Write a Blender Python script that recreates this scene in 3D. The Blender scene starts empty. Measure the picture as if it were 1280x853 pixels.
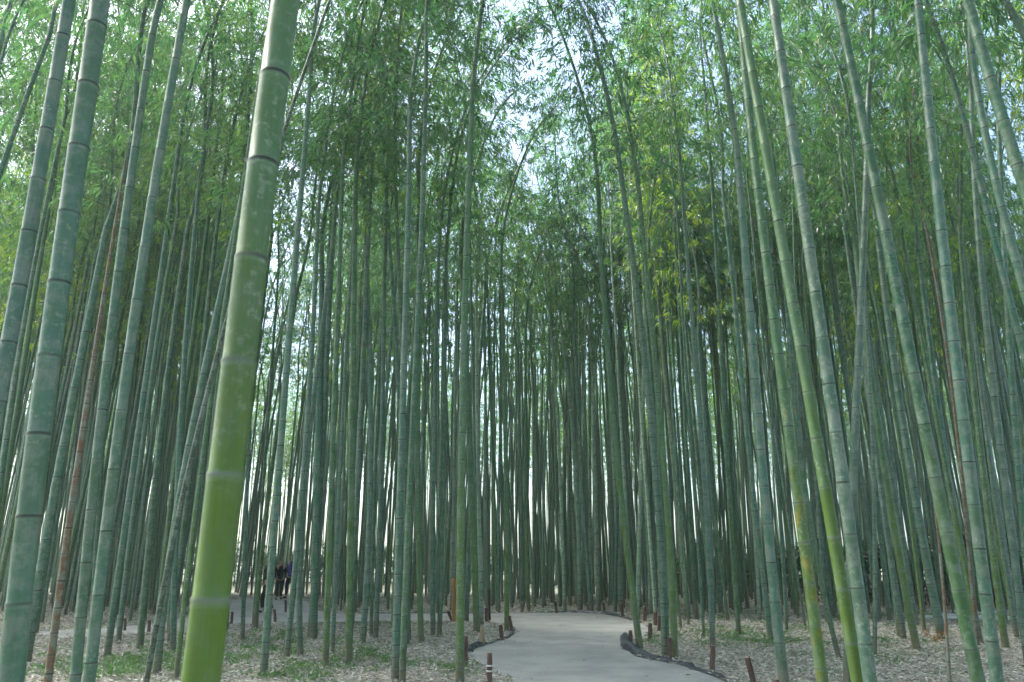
import bpy, bmesh, math, random
import numpy as np
from mathutils import Vector, Matrix
random.seed(11); rng = np.random.default_rng(11)
R = math.radians
sc = bpy.context.scene
col = sc.collection

# ------------------------------------------------------------------ camera
FPX, CX, CY = 950.0, 640.0, 426.5
PITCH, EYE = R(16.0), 1.5
cam = bpy.data.cameras.new('camera'); camo = bpy.data.objects.new('camera', cam); col.objects.link(camo)
camo.location = (0, 0, EYE); camo.rotation_euler = (R(90) + PITCH, 0, 0)
cam.sensor_width = 36; cam.lens = FPX / 1280 * 36; cam.clip_end = 3000; cam.clip_start = .05
cam.dof.use_dof = True; cam.dof.focus_distance = 15; cam.dof.aperture_fstop = 4.0
sc.camera = camo
CP, SP = math.cos(PITCH), math.sin(PITCH)
def ray(x, y):
    u = (x - CX) / FPX; v = (CY - y) / FPX
    return (u, CP - v * SP, SP + v * CP)
def gnd(x, y):                       # point of the ground seen at a pixel of the photograph
    r = ray(x, y); t = -EYE / r[2]
    return (t * r[0], t * r[1])
def at(x, y, d, k=0.0):              # point seen at a pixel, on the plane Y = d + k (z - eye)
    r = ray(x, y); t = d / (r[1] - k * r[2])
    return (t * r[0], t * r[1], EYE + t * r[2])

# ------------------------------------------------------------------ world and light
w = bpy.data.worlds.new('World'); sc.world = w; w.use_nodes = True
nt = w.node_tree; nt.nodes.clear()
sky = nt.nodes.new('ShaderNodeTexSky'); sky.sky_type = 'NISHITA'; sky.sun_disc = False
SUN_EL, SUN_AZ = R(52), R(-68)        # azimuth from +Y towards +X
sky.sun_elevation = SUN_EL; sky.sun_rotation = SUN_AZ
sky.air_density = 1.0; sky.altitude = 0; sky.dust_density = 3.0; sky.ozone_density = 1.0
bg = nt.nodes.new('ShaderNodeBackground'); bg.inputs['Strength'].default_value = 0.15
out = nt.nodes.new('ShaderNodeOutputWorld')
hs_ = nt.nodes.new('ShaderNodeHueSaturation'); hs_.inputs['Saturation'].default_value = 1.0; hs_.inputs['Value'].default_value = 1.12   # sky brightness raised a little
nt.links.new(sky.outputs[0], hs_.inputs['Color']); nt.links.new(hs_.outputs[0], bg.inputs[0]); nt.links.new(bg.outputs[0], out.inputs[0])
sun = bpy.data.lights.new('sun', 'SUN'); sun.energy = 2.9; sun.angle = R(18); sun.color = (1, .99, .94)
so = bpy.data.objects.new('sun', sun); col.objects.link(so)
d = Vector((math.sin(SUN_AZ) * math.cos(SUN_EL), math.cos(SUN_AZ) * math.cos(SUN_EL), math.sin(SUN_EL)))
so.rotation_euler = (-d).to_track_quat('-Z', 'Y').to_euler()
sc.view_settings.view_transform = 'Standard'; sc.view_settings.look = 'None'
sc.view_settings.exposure = 1.82; sc.view_settings.gamma = 1
cy = sc.cycles
cy.max_bounces = 4; cy.diffuse_bounces = 3; cy.glossy_bounces = 2; cy.transmission_bounces = 3
cy.use_denoising = True; cy.use_adaptive_sampling = True; cy.adaptive_threshold = .03
cy.debug_use_spatial_splits = True
cy.caustics_reflective = False; cy.caustics_refractive = False
cy.sample_clamp_indirect = 6

# ------------------------------------------------------------------ materials
def new_mat(name):
    m = bpy.data.materials.new(name); m.use_nodes = True
    t = m.node_tree; t.nodes.clear()
    o = t.nodes.new('ShaderNodeOutputMaterial')
    return m, t, o
class N:
    def __init__(s, t): s.t = t
    def n(s, typ, **kw):
        nd = s.t.nodes.new(typ)
        for k, v in kw.items(): setattr(nd, k, v)
        return nd
    def l(s, a, b): s.t.links.new(a, b)
    def val(s, inp, v):
        if hasattr(v, 'is_output') or isinstance(v, bpy.types.NodeSocket): s.l(v, inp)
        else: inp.default_value = v
    def math(s, op, a, b=0.0, clamp=False):
        nd = s.n('ShaderNodeMath', operation=op, use_clamp=clamp); s.val(nd.inputs[0], a); s.val(nd.inputs[1], b); return nd.outputs[0]
    def mix(s, f, a, b, mode='MIX'):
        nd = s.n('ShaderNodeMix', data_type='RGBA', blend_type=mode)
        s.val(nd.inputs[0], f)
        s.val(nd.inputs[6], a if not isinstance(a, tuple) else (*a, 1)[:4]); s.val(nd.inputs[7], b if not isinstance(b, tuple) else (*b, 1)[:4])
        return nd.outputs[2]
    def noise(s, vec, scale, detail=3, rough=.55):
        nd = s.n('ShaderNodeTexNoise'); nd.inputs['Scale'].default_value = scale; nd.inputs['Detail'].default_value = detail; nd.inputs['Roughness'].default_value = rough
        if vec is not None: s.l(vec, nd.inputs['Vector'])
        return nd.outputs[0]
    def ramp(s, f, lo, hi, a=0.0, b=1.0):
        nd = s.n('ShaderNodeMapRange'); s.val(nd.inputs[0], f)
        nd.inputs[1].default_value = lo; nd.inputs[2].default_value = hi; nd.inputs[3].default_value = a; nd.inputs[4].default_value = b
        return nd.outputs[0]
    def princ(s, colr, rough=.6, spec=.3, bump=None, bstr=.3, bdist=.01):
        p = s.n('ShaderNodeBsdfPrincipled'); s.val(p.inputs['Base Color'], colr if not isinstance(colr, tuple) else (*colr, 1)[:4])
        s.val(p.inputs['Roughness'], rough); p.inputs['Specular IOR Level'].default_value = spec
        if bump is not None:
            b = s.n('ShaderNodeBump'); b.inputs['Strength'].default_value = bstr; b.inputs['Distance'].default_value = bdist
            s.l(bump, b.inputs['Height']); s.l(b.outputs[0], p.inputs['Normal'])
        return p.outputs[0]

def culm_material(name, use_obj=True, spots=False):
    m, t, o = new_mat(name); q = N(t)
    oi = q.n('ShaderNodeObjectInfo'); tc = q.n('ShaderNodeTexCoord')
    uv = q.n('ShaderNodeSeparateXYZ'); q.l(tc.outputs['UV'], uv.inputs[0])
    ob = q.n('ShaderNodeSeparateXYZ'); q.l(tc.outputs['Object'], ob.inputs[0])
    fr = q.math('FRACT', uv.outputs[1])
    # per-plant shift of the noise space
    mp = q.n('ShaderNodeVectorMath', operation='ADD'); q.l(tc.outputs['Object'], mp.inputs[0])
    cmb = q.n('ShaderNodeCombineXYZ'); rr = q.math('MULTIPLY', oi.outputs['Random'], 57.0)
    q.l(rr, cmb.inputs[0]); q.l(rr, cmb.inputs[1]); q.l(cmb.outputs[0], mp.inputs[1])
    st = q.n('ShaderNodeMapping'); q.l(mp.outputs[0], st.inputs[0]); st.inputs['Scale'].default_value = (1, 1, .25)
    base = oi.outputs['Color'] if use_obj else None
    if not use_obj:
        rp = q.n('ShaderNodeValToRGB'); q.l(oi.outputs['Random'], rp.inputs[0])
        e = rp.color_ramp.elements; e[0].color = (.13, .28, .19, 1); e[1].color = (.09, .22, .12, 1)  # distant stems lightened in colour to offset the dim light there
        x = e.new(.35); x.color = (.26, .40, .30, 1); x = e.new(.7); x.color = (.16, .32, .21, 1)
        base = rp.outputs[0]
    lowamt = oi.outputs['Alpha'] if use_obj else oi.outputs['Random']
    n_b = q.noise(st.outputs[0], 9, 4, .6)
    big = q.noise(mp.outputs[0], 1.3, 2)
    # lower internodes fresher and greener, the waxy bloom weathers in patches
    hz = q.math('ADD', ob.outputs[2], q.math('MULTIPLY', q.math('SUBTRACT', big, .5), 3.0))
    low = q.math('MULTIPLY', q.ramp(hz, 3.1, 1.8), lowamt, True)
    c = q.mix(low, base, (.080, .15, .003))
    c = q.mix(q.ramp(n_b, .45, .75, 0, .4), c, (.12, .20, .15))
    hue = q.noise(mp.outputs[0], .7, 1)
    c = q.mix(q.ramp(hue, .5, .7, 0, .35), c, (.075, .105, .045))
    c = q.mix(q.ramp(n_b, .45, .22, 0, .5), c, q.mix(.5, base, (.05, .10, .035)))
    lich = q.noise(mp.outputs[0], 26, 3, .65)
    lm = q.math('MULTIPLY', q.ramp(lich, .54, .66), q.ramp(big, .38, .58), True)
    c = q.mix(q.math('MULTIPLY', lm, .6), c, (.27, .31, .23))
    blo = q.noise(mp.outputs[0], 7, 4, .7)
    c = q.mix(q.math('MULTIPLY', q.ramp(blo, .47, .58, 0, .75), q.math('SUBTRACT', 1.0, q.math('MULTIPLY', lowamt, .85))), c, (.165, .205, .165))
    c = q.mix(q.ramp(blo, .42, .30, 0, .5), c, q.mix(.35, base, (.02, .05, .025)))
    strk = q.n('ShaderNodeMapping'); q.l(mp.outputs[0], strk.inputs[0]); strk.inputs['Scale'].default_value = (1, 1, .03)
    c = q.mix(q.ramp(q.noise(strk.outputs[0], 120, 2), .35, .65, .0, .28), c, (.05, .07, .035))
    if spots:
        sp = q.n('ShaderNodeMapping'); q.l(tc.outputs['Object'], sp.inputs[0]); sp.inputs['Scale'].default_value = (1, 1, .45)
        s_ = q.ramp(q.noise(sp.outputs[0], 9, 3, .6), .52, .68, 0, .55)
        c = q.mix(q.math('MULTIPLY', s_, q.ramp(ob.outputs[2], 3.4, 2.2), True), c, (.30, .23, .012))
    # brown foot of the culm
    ft = q.ramp(ob.outputs[2], .45, .05, 0, .75)
    c = q.mix(ft, c, (.14, .105, .06))
    # wax just below each node, dark scar at the node
    wax = q.ramp(fr, .965, .988, 0, .25)
    c = q.mix(q.math('MULTIPLY', wax, q.ramp(n_b, .3, .6, .4, 1)), c, (.24, .30, .24))
    above = q.ramp(fr, .045, .015, 0, .15)
    c = q.mix(above, c, (.18, .23, .16))
    ring = q.math('MAXIMUM', q.ramp(fr, .022, .013), q.ramp(fr, .985, .991))
    c = q.mix(q.math('MULTIPLY', ring, q.ramp(q.noise(mp.outputs[0], 5, 2), .35, .6, .35, .95)), c, q.mix(q.math('MULTIPLY', low, 1.0), (.018, .02, .016), (.13, .15, .12)))
    bsdf = q.princ(c, q.ramp(n_b, .3, .7, .42, .62), .35, n_b, .12, .004)
    q.l(bsdf, o.inputs[0]); return m
M_CULM = culm_material('bamboo_culm_skin'); M_SPOT = culm_material('spotted_culm_skin', spots=True)
M_FAR = culm_material('distant_culm_skin', use_obj=False)

def leaf_material(name, cols, trans=.58):
    m, t, o = new_mat(name); q = N(t)
    g = q.n('ShaderNodeNewGeometry'); oi = q.n('ShaderNodeObjectInfo')
    rp = q.n('ShaderNodeValToRGB'); el = rp.color_ramp.elements
    el[0].color = (*cols[0], 1); el[1].color = (*cols[-1], 1)
    for i, c in enumerate(cols[1:-1]): x = el.new((i + 1) / (len(cols) - 1)); x.color = (*c, 1)
    f = q.math('ADD', q.math('MULTIPLY', g.outputs['Random Per Island'], .55), q.math('MULTIPLY', oi.outputs['Random'], .45))
    q.l(f, rp.inputs[0])
    di = q.n('ShaderNodeBsdfDiffuse'); q.l(rp.outputs[0], di.inputs[0])
    tr = q.n('ShaderNodeBsdfTranslucent'); q.l(q.mix(1.0, rp.outputs[0], (2.15, 2.35, 1.15, 1), 'MULTIPLY'), tr.inputs[0])
    ms = q.n('ShaderNodeMixShader'); ms.inputs[0].default_value = trans; q.l(di.outputs[0], ms.inputs[1]); q.l(tr.outputs[0], ms.inputs[2])
    gl = q.n('ShaderNodeBsdfGlossy'); gl.inputs['Roughness'].default_value = .35
    m2 = q.n('ShaderNodeMixShader'); m2.inputs[0].default_value = .06; q.l(ms.outputs[0], m2.inputs[1]); q.l(gl.outputs[0], m2.inputs[2])
    q.l(m2.outputs[0], o.inputs[0]); return m
M_LEAF = leaf_material('bamboo_leaves', [(.028, .085, .06), (.045, .12, .07), (.07, .155, .066), (.13, .19, .055)])
M_YLEAF = leaf_material('sunlit_yellow_leaves', [(.09, .19, .03), (.14, .24, .03), (.24, .24, .03)])  # yellow-green of sunlit foliage put into the leaf colour
M_HEDGE = leaf_material('hedge_leaves', [(.03, .085, .05), (.045, .12, .06), (.05, .14, .07)], .3)
M_GRASS = leaf_material('ground_leaves', [(.05, .12, .055), (.07, .15, .06), (.11, .18, .06)], .35)

def simple(name, c1, c2, scale=8, rough=.8, bs=.3, bd=.01, stretch=(1, 1, 1), spec=.2, detail=5):
    m, t, o = new_mat(name); q = N(t); tc = q.n('ShaderNodeTexCoord')
    mp = q.n('ShaderNodeMapping'); q.l(tc.outputs['Object'], mp.inputs[0]); mp.inputs['Scale'].default_value = stretch
    n = q.noise(mp.outputs[0], scale, detail, .6)
    q.l(q.princ(q.mix(q.ramp(n, .3, .7), c1, c2), rough, spec, n, bs, bd), o.inputs[0]); return m
M_STAKE = simple('weathered_stake_wood', (.06, .038, .028), (.16, .10, .08), 14, .85, .5, .01, (1, 1, .15))
M_CUTWOOD = simple('cut_wood_end', (.32, .25, .18), (.42, .35, .27), 40, .8)
M_TAN = simple('tan_stake_wood', (.22, .16, .09), (.34, .26, .16), 14, .85, .5, .01, (1, 1, .15))
M_ORANGE = simple('dry_orange_bamboo', (.26, .13, .05), (.38, .21, .08), 12, .6, .2, .004, (1, 1, .2))
M_WHITE = simple('pale_tie', (.5, .52, .5), (.62, .62, .58), 30, .7)
M_PLASTIC = simple('dark_plastic_liner', (.018, .022, .028), (.05, .06, .072), 12, .38, .7, .02, spec=.5)
M_RAIL = simple('grey_fence_bamboo', (.10, .10, .085), (.19, .18, .15), 10, .75, .3, .005, (.2, 1, 1))
M_DARKRAIL = simple('dark_fence_wood', (.03, .03, .026), (.07, .065, .055), 10, .8, .3, .005)
M_POLE = simple('bleached_pole', (.50, .56, .57), (.68, .72, .72), 10, .55, .2, .004)
M_SKIN = simple('skin', (.45, .28, .20), (.50, .32, .24), 10, .5)
M_HAIR = simple('black_hair', (.012, .010, .010), (.03, .025, .022), 40, .5)
M_PURPLE = simple('purple_cloth', (.05, .035, .20), (.085, .06, .28), 12, .8)
M_NAVY = simple('dark_navy_cloth', (.012, .014, .03), (.03, .03, .05), 12, .85)
M_BLACK = simple('black_cloth', (.008, .008, .010), (.02, .02, .022), 12, .85)
M_PINK = simple('pink_scarf_cloth', (.35, .16, .18), (.45, .24, .25), 12, .85)

# ground: leaf litter over soil, with mossy patches
m, t, o = new_mat('forest_floor'); q = N(t); tc = q.n('ShaderNodeTexCoord')
v = q.n('ShaderNodeTexVoronoi'); v.inputs['Scale'].default_value = 22; q.l(tc.outputs['Object'], v.inputs['Vector'])
bw = q.n('ShaderNodeRGBToBW'); q.l(v.outputs['Color'], bw.inputs[0])
c = q.mix(q.ramp(bw.outputs[0], .2, .8), (.20, .185, .15), (.42, .40, .34))
fine = q.noise(tc.outputs['Object'], 60, 4, .7)
c = q.mix(q.ramp(fine, .5, .35, 0, .6), c, (.09, .08, .06))
pat = q.noise(tc.outputs['Object'], .55, 4, .6)
c = q.mix(q.math('MULTIPLY', q.ramp(pat, .50, .62), q.ramp(fine, .35, .55, .2, .8), True), c, (.10, .17, .07))
q.l(q.princ(c, .9, .15, fine, .7, .03), o.inputs[0]); M_FLOOR = m
m, t, o = new_mat('compacted_path'); q = N(t); tc = q.n('ShaderNodeTexCoord')
n1 = q.noise(tc.outputs['Object'], 1.1, 5, .6); n2 = q.noise(tc.outputs['Object'], 90, 3, .7)
c = q.mix(q.ramp(n1, .38, .62), (.27, .275, .255), (.385, .38, .345))
c = q.mix(q.ramp(n2, .3, .7, 0, .5), c, (.24, .235, .22))
strz = q.n('ShaderNodeMapping'); q.l(tc.outputs['Object'], strz.inputs[0]); strz.inputs['Scale'].default_value = (1, .35, 1); strz.inputs['Rotation'].default_value = (0, 0, R(25))
c = q.mix(q.ramp(q.noise(strz.outputs[0], 4, 4, .65), .55, .72, 0, .3), c, (.25, .24, .22))
q.l(q.princ(c, .85, .25, n2, .4, .006), o.inputs[0]); M_PATH = m
m, t, o = new_mat('litter_leaf'); q = N(t); g = q.n('ShaderNodeNewGeometry')
rp = q.n('ShaderNodeValToRGB'); q.l(g.outputs['Random Per Island'], rp.inputs[0]); el = rp.color_ramp.elements
el[0].color = (.13, .11, .085, 1); el[1].color = (.62, .59, .50, 1)
for p, cc in ((.15, (.22, .19, .14, 1)), (.4, (.40, .37, .30, 1)), (.75, (.50, .48, .41, 1))): x = el.new(p); x.color = cc
q.l(q.princ(rp.outputs[0], .7, .3), o.inputs[0]); M_LITTER = m

# ------------------------------------------------------------------ mesh helpers
def mesh_np(name, verts, faces, mats, midx=None, uvs=None, smooth=False):
    """faces: list of (M,k) int arrays; midx: one material index per array"""
    me = bpy.data.meshes.new(name)
    verts = np.asarray(verts, np.float32)
    me.vertices.add(len(verts)); me.vertices.foreach_set('co', verts.ravel())
    tot = sum(f.size for f in faces); nf = sum(len(f) for f in faces)
    me.loops.add(tot); me.polygons.add(nf)
    me.loops.foreach_set('vertex_index', np.concatenate([f.ravel() for f in faces]).astype(np.int32))
    ls = []; s = 0
    for f in faces:
        ls.append(s + np.arange(len(f)) * f.shape[1]); s += f.size
    me.polygons.foreach_set('loop_start', np.concatenate(ls).astype(np.int32))
    if midx: me.polygons.foreach_set('material_index', np.concatenate([np.full(len(f), i, np.int32) for f, i in zip(faces, midx)]))
    if uvs is not None:
        l = me.uv_layers.new(name='UVMap'); l.data.foreach_set('uv', np.concatenate([u.reshape(-1, 2) for u in uvs]).astype(np.float32).ravel())
    me.update(calc_edges=True); me.validate()
    for mm in mats: me.materials.append(mm)
    if smooth: me.polygons.foreach_set('use_smooth', np.ones(nf, bool))
    return me

def link(name, me, parent=None):
    ob = bpy.data.objects.new(name, me); col.objects.link(ob)
    if parent: ob.parent = parent
    return ob
def empty(name, loc=(0, 0, 0)):
    e = bpy.data.objects.new(name, None); col.objects.link(e); e.location = loc; e.empty_display_size = .2; return e
def tag(o, label=None, cat=None, group=None, kind=None):
    if label: o['label'] = label
    if cat: o['category'] = cat
    if group: o['group'] = group
    if kind: o['kind'] = kind
    return o

def sweep(P, rad, sides=10, V=None, cap=True):
    """tube along P (n,3) -> verts, quads, uvs, cap faces"""
    P = np.asarray(P, float); n = len(P)
    T = np.gradient(P, axis=0); T /= np.linalg.norm(T, axis=1)[:, None] + 1e-9
    ref = np.array([0, 1, 0]) if abs(T[:, 1]).max() < .9 else np.array([0, 0, 1.0])
    A = np.cross(T, ref); A /= np.linalg.norm(A, axis=1)[:, None] + 1e-9
    B = np.cross(T, A)
    ang = np.arange(sides) / sides * 2 * np.pi
    rad = np.broadcast_to(np.asarray(rad, float), (n,))
    Vt = P[:, None, :] + rad[:, None, None] * (np.cos(ang)[None, :, None] * A[:, None, :] + np.sin(ang)[None, :, None] * B[:, None, :])
    i = np.arange(n - 1)[:, None]; j = np.arange(sides)[None, :]; j2 = (j + 1) % sides
    Q = np.stack([i * sides + j, i * sides + j2, (i + 1) * sides + j2, (i + 1) * sides + j], -1).reshape(-1, 4)
    uv = None
    if V is not None:
        V = np.asarray(V, float)
        u0 = np.broadcast_to(j / sides, (n - 1, sides)); u1 = np.broadcast_to((j + 1) / sides, (n - 1, sides))
        v0 = np.broadcast_to(V[:-1, None], (n - 1, sides)); v1 = np.broadcast_to(V[1:, None], (n - 1, sides))
        uv = np.stack([np.stack([u0, v0], -1), np.stack([u1, v0], -1), np.stack([u1, v1], -1), np.stack([u0, v1], -1)], 2).reshape(-1, 4, 2)
    return Vt.reshape(-1, 3), Q, uv

class Tubes:
    def __init__(s): s.v = []; s.q = []; s.n = 0; s.cap = []
    def add(s, P, r, sides=8, cap=False):
        v, q_, _ = sweep(P, r, sides); s.v.append(v); s.q.append(q_ + s.n)
        if cap:
            s.cap.append(np.arange(sides)[None, ::-1] + s.n); s.cap.append(np.arange(sides)[None, :] + s.n + len(v) - sides)
        s.n += len(v); return s
    def mesh(s, name, mats, smooth=True, capmat=0):
        f = [np.concatenate(s.q)]; mi = [0]
        for c in s.cap: f.append(c); mi.append(capmat)
        return mesh_np(name, np.concatenate(s.v), f, mats, mi, smooth=smooth)

# ------------------------------------------------------------------ leaves
def leaf_quads(pos, dirs, length, width, droop=.25, rg=rng):
    """pos, dirs (n,3): two-quad folded lance leaves as one kite each"""
    n = len(pos); D = dirs / (np.linalg.norm(dirs, axis=1)[:, None] + 1e-9)
    rnd = rg.normal(size=(n, 3)); rnd[:, 2] = np.abs(rnd[:, 2]) * 1.2 + .3
    S = np.cross(D, rnd); S /= np.linalg.norm(S, axis=1)[:, None] + 1e-9
    L = length[:, None]; W = width[:, None] * .5
    mid = pos + D * L * .38; tip = pos + D * L; tip[:, 2] -= droop * length
    V = np.stack([pos, mid - S * W, tip, mid + S * W], 1).reshape(-1, 3)
    return V, np.arange(n * 4).reshape(-1, 4)

def build_crown(seed, L=7.5, arch=1.8, nodes=24, per=10, leaves=8, reach=1.0, start=0.0, lmat=None, lsize=1.0):
    """crown in its own space: axis rises from the origin and arches to +x"""
    rg = np.random.default_rng(seed)
    axis = lambda s: np.array([arch * (s / L) ** 2.3, .12 * math.sin(s * 1.1), s - .35 * arch * (s / L) ** 3])
    tb = Tubes(); cp = []; cd = []
    az = rg.uniform(0, 6.28)
    for k in range(nodes):
        s = start + (L - start) * (k + .5) / nodes; p = axis(s)
        az += 2.4 + rg.normal(0, .3)
        if rg.random() < .12: continue
        for side in (0, 1):
            if side and rg.random() < .3: continue
            a = az + side * (1.1 + rg.normal(0, .35))
            f = s / L
            bl = reach * (1.9 * (1 - .68 * f) * min(1, .7 + 1.6 * f)) * rg.uniform(.65, 1.25)
            el = R(rg.uniform(18, 55)); h = np.array([math.cos(a), math.sin(a), 0.0])
            tt = np.linspace(0, 1, 5)[:, None]
            B = p + h * bl * math.cos(el) * tt + np.array([0, 0, 1.0]) * (bl * math.sin(el) * tt - bl * .55 * tt ** 2.2)
            tb.add(B, np.linspace(.0055, .0018, 5), 3)
            for c in range(per):
                f2 = .22 + .78 * (c + rg.random()) / per
                q0 = B[0] * 0 + np.array([np.interp(f2, tt[:, 0], B[:, i]) for i in range(3)])
                off = rg.normal(0, 1, 3) * np.array([.17, .17, .10]) * (bl * .55 + .3)
                c1 = q0 + off
                cp.append(c1); cd.append(h * .5 + off / (np.linalg.norm(off) + .01) * .7 + np.array([0, 0, -.25]))
                if c % 3 == 0: tb.add(np.array([q0, (q0 + c1) / 2 + [0, 0, .03], c1]), .0018, 3)
    cp = np.array(cp); cd = np.array(cd); n = len(cp)
    P = np.repeat(cp, leaves, 0) + rg.normal(0, .045, (n * leaves, 3))
    D = np.repeat(cd, leaves, 0) + rg.normal(0, .42, (n * leaves, 3)); D[:, 2] -= .35
    ln = rg.uniform(.095, .17, n * leaves) * lsize; wd = ln * rg.uniform(.18, .25, n * leaves)
    LV, LQ = leaf_quads(P, D, ln, wd, .3, rg)
    bv = np.concatenate(tb.v); bq = np.concatenate(tb.q)
    me = mesh_np('crown', np.concatenate([bv, LV]), [bq, LQ + len(bv)], [M_CULM, lmat or M_LEAF], [0, 1])
    return me, axis, L

def culm_mesh(axis_pts, r0, spacing=.30, phase=0.0, sides=12, mat=None, topr=.004, taper_from=.25):
    """axis_pts: dense polyline from ground to tip; nodes get a ridge, V counts internodes"""
    P = np.asarray(axis_pts, float)
    S = np.concatenate([[0], np.cumsum(np.linalg.norm(np.diff(P, axis=0), axis=1))]); L = S[-1]
    # node positions
    ns = [0.0]; s = phase % spacing if phase else .07
    if phase:
        a = s
        while a > 0: a -= spacing
        lo = []
        s = s
    else:
        lo = []
    step = .09
    if not phase:
        while s < 1.2 and step < spacing: ns.append(s); step = min(spacing, step * 1.17); s += step
    while s < L - .1:
        if s > ns[-1] + .03: ns.append(s)
        f = s / L; s += spacing * (1 if f < .55 else 1 - .35 * (f - .55) / .45)
    ns = np.array(ns[1:]); R_, SS, VV = [], [], []
    rad = lambda x: max(topr, r0 * (1 - .30 * x / L - .66 * max(0, (x / L - taper_from)) ** 1.35))
    SS.append(0); VV.append(.35); R_.append(r0 * 1.02)
    for k, x in enumerate(ns):
        r = rad(x); g = .004 + r * .12; kk = k + 1
        nxt = spacing
        for dx, dv, rr in ((-.014 / nxt * .3 - g, -.02, 1.0), (-g * .35, -.008, 1.035), (g * .25, .012, 1.05), (g * 1.3, .035, .975)):
            SS.append(x + dx); VV.append(kk + dv); R_.append(r * rr)
        if k + 1 < len(ns):
            SS.append(x + (ns[k + 1] - x) * .5); VV.append(kk + .5); R_.append(rad(SS[-1]) * .99)
    SS.append(L); VV.append(len(ns) + .9); R_.append(topr * .6)
    SS = np.maximum.accumulate(np.array(SS)); Q_ = np.stack([np.interp(SS, S, P[:, i]) for i in range(3)], 1)
    v_, q_, uv = sweep(Q_, R_, sides, VV)
    return mesh_np('culm', v_, [q_], [mat or M_CULM], [0], [uv], smooth=True)

def rot_to(tan, phi):
    z = Vector(tan).normalized()
    return z.to_track_quat('Z', 'Y').to_matrix().to_4x4() @ Matrix.Rotation(phi, 4, 'Z')

CROWNS = [build_crown(100 + i, L=random.uniform(6.5, 8.5), arch=random.uniform(1.4, 2.9), nodes=30, per=9, leaves=8, reach=1.1) for i in range(6)]
LOWCROWN = [build_crown(130 + i, L=7.5, arch=1.6, nodes=20, per=8, leaves=7, lmat=M_YLEAF) for i in range(2)]

# ------------------------------------------------------------------ colours of the culm skins (linear albedo, alpha = fresh green foot)
KINDS = {
    'wax':   (.060, .145, .100, .10),
    'teal':  (.035, .130, .085, .15),
    'grey':  (.062, .128, .090, .08),
    'green': (.030, .112, .028, .6),
    'deep':  (.025, .10, .050, .35),
    'fresh': (.072, .150, .052, 1.0),
    'lime':  (.045, .125, .045, .75),
    'brown': (.15, .075, .040, .0),
    'dark':  (.03, .05, .025, .0),  # backlit silhouette darkness put into the skin colour
    'pale':  (.27, .38, .26, .1),  # sunlight on the central stems put into a lighter skin colour
}
def jitter(c, a=.12):
    f = random.uniform(1 - a, 1 + a)
    return (c[0] * f * random.uniform(.95, 1.05), c[1] * f, c[2] * f * random.uniform(.92, 1.08), c[3])

BASES = []
def traced(pts, wpx, kind, label, dia=None, base=False, depth=None, k=0.0, nodey=None, nodepx=None, group=None, H=None, bare=False, low=False, spots=False, hc=None, sides=14):
    """pts listed from the lowest to the highest pixel. base=True: the first point stands on the ground"""
    if base: depth_b = gnd(*pts[0])[1]
    elif depth: depth_b = depth
    else: depth_b = FPX * (dia or .10) / wpx
    dpt = depth_b + k * EYE if base else depth_b
    pw = [at(x, y, dpt, k) for x, y in pts]
    if base: pw[0] = (*gnd(*pts[0]), 0.0)
    Z = np.array([p[2] for p in pw]); X = np.array([p[0] for p in pw])
    deg = 3 if len(pts) >= 6 else 2 if len(pts) >= 3 else 1
    cf = np.polyfit(Z, X, deg); der = np.polyder(cf)
    zl, zh = Z.min(), Z.max()
    def fx(z):
        if z < zl: return np.polyval(cf, zl) + np.polyval(der, zl) * (z - zl) * .8
        if z > zh: return np.polyval(cf, zh) + np.polyval(der, zh) * (z - zh)
        return np.polyval(cf, z)
    H = H or random.uniform(14.5, 17)
    hc = hc or max(H - random.uniform(6.5, 8), 7)
    zs = np.arange(0, hc + .01, .2); lowp = np.array([[fx(z), dpt + k * (z - EYE), z] for z in zs])
    dia_ = wpx * dpt / FPX
    base_p = lowp[0].copy(); BASES.append(base_p[:2])
    root = empty('bamboo', (base_p[0], base_p[1], 0))
    tag(root, label, 'bamboo', group)
    lowp -= base_p
    tan = lowp[-1] - lowp[-3]
    phi = random.uniform(0, 6.28)
    if 9.5 < base_p[1] < 25 and -4.5 < base_p[0] < 6.5:      # stems beside the path arch their crowns over it
        Rm = rot_to(tan, 0); want = Vector((1 if base_p[0] < 1.0 else -1, .25, 0)); lx = Rm.inverted().to_3x3() @ want
        phi = math.atan2(lx.y, lx.x) + random.uniform(-.5, .5)
    M = Matrix.Translation(Vector(lowp[-1])) @ rot_to(tan, phi)
    if bare:
        path = lowp; cm = None
    else:
        cm, ax, L = random.choice(LOWCROWN if low else CROWNS)
        sc_ = (H - hc) / L; Mc = M @ Matrix.Scale(sc_, 4)
        up = np.array([list(Mc @ Vector(ax(s))) for s in np.linspace(.15, L, 30)])
        path = np.concatenate([lowp, up])
    sp = (nodepx * dpt / FPX) if nodepx else dia_ * 3.4
    ph = 0
    if nodey:
        zz = at(CX, nodey, dpt, k)[2]; ph = zz * math.hypot(1, (lowp[-1][0] / max(lowp[-1][2], 1)))
    cu = link('culm', culm_mesh(path, dia_ / 2 * 1.02, sp, ph, sides, M_SPOT if spots else None, topr=.004), root)
    cu.color = jitter(KINDS[kind], .06); cu['species'] = 0; del cu['species']
    if cm:
        c = link('crown', cm, root); c.matrix_local = Mc; c.color = jitter(KINDS['teal'])
    return root

exec_traced = []
T = traced
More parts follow.
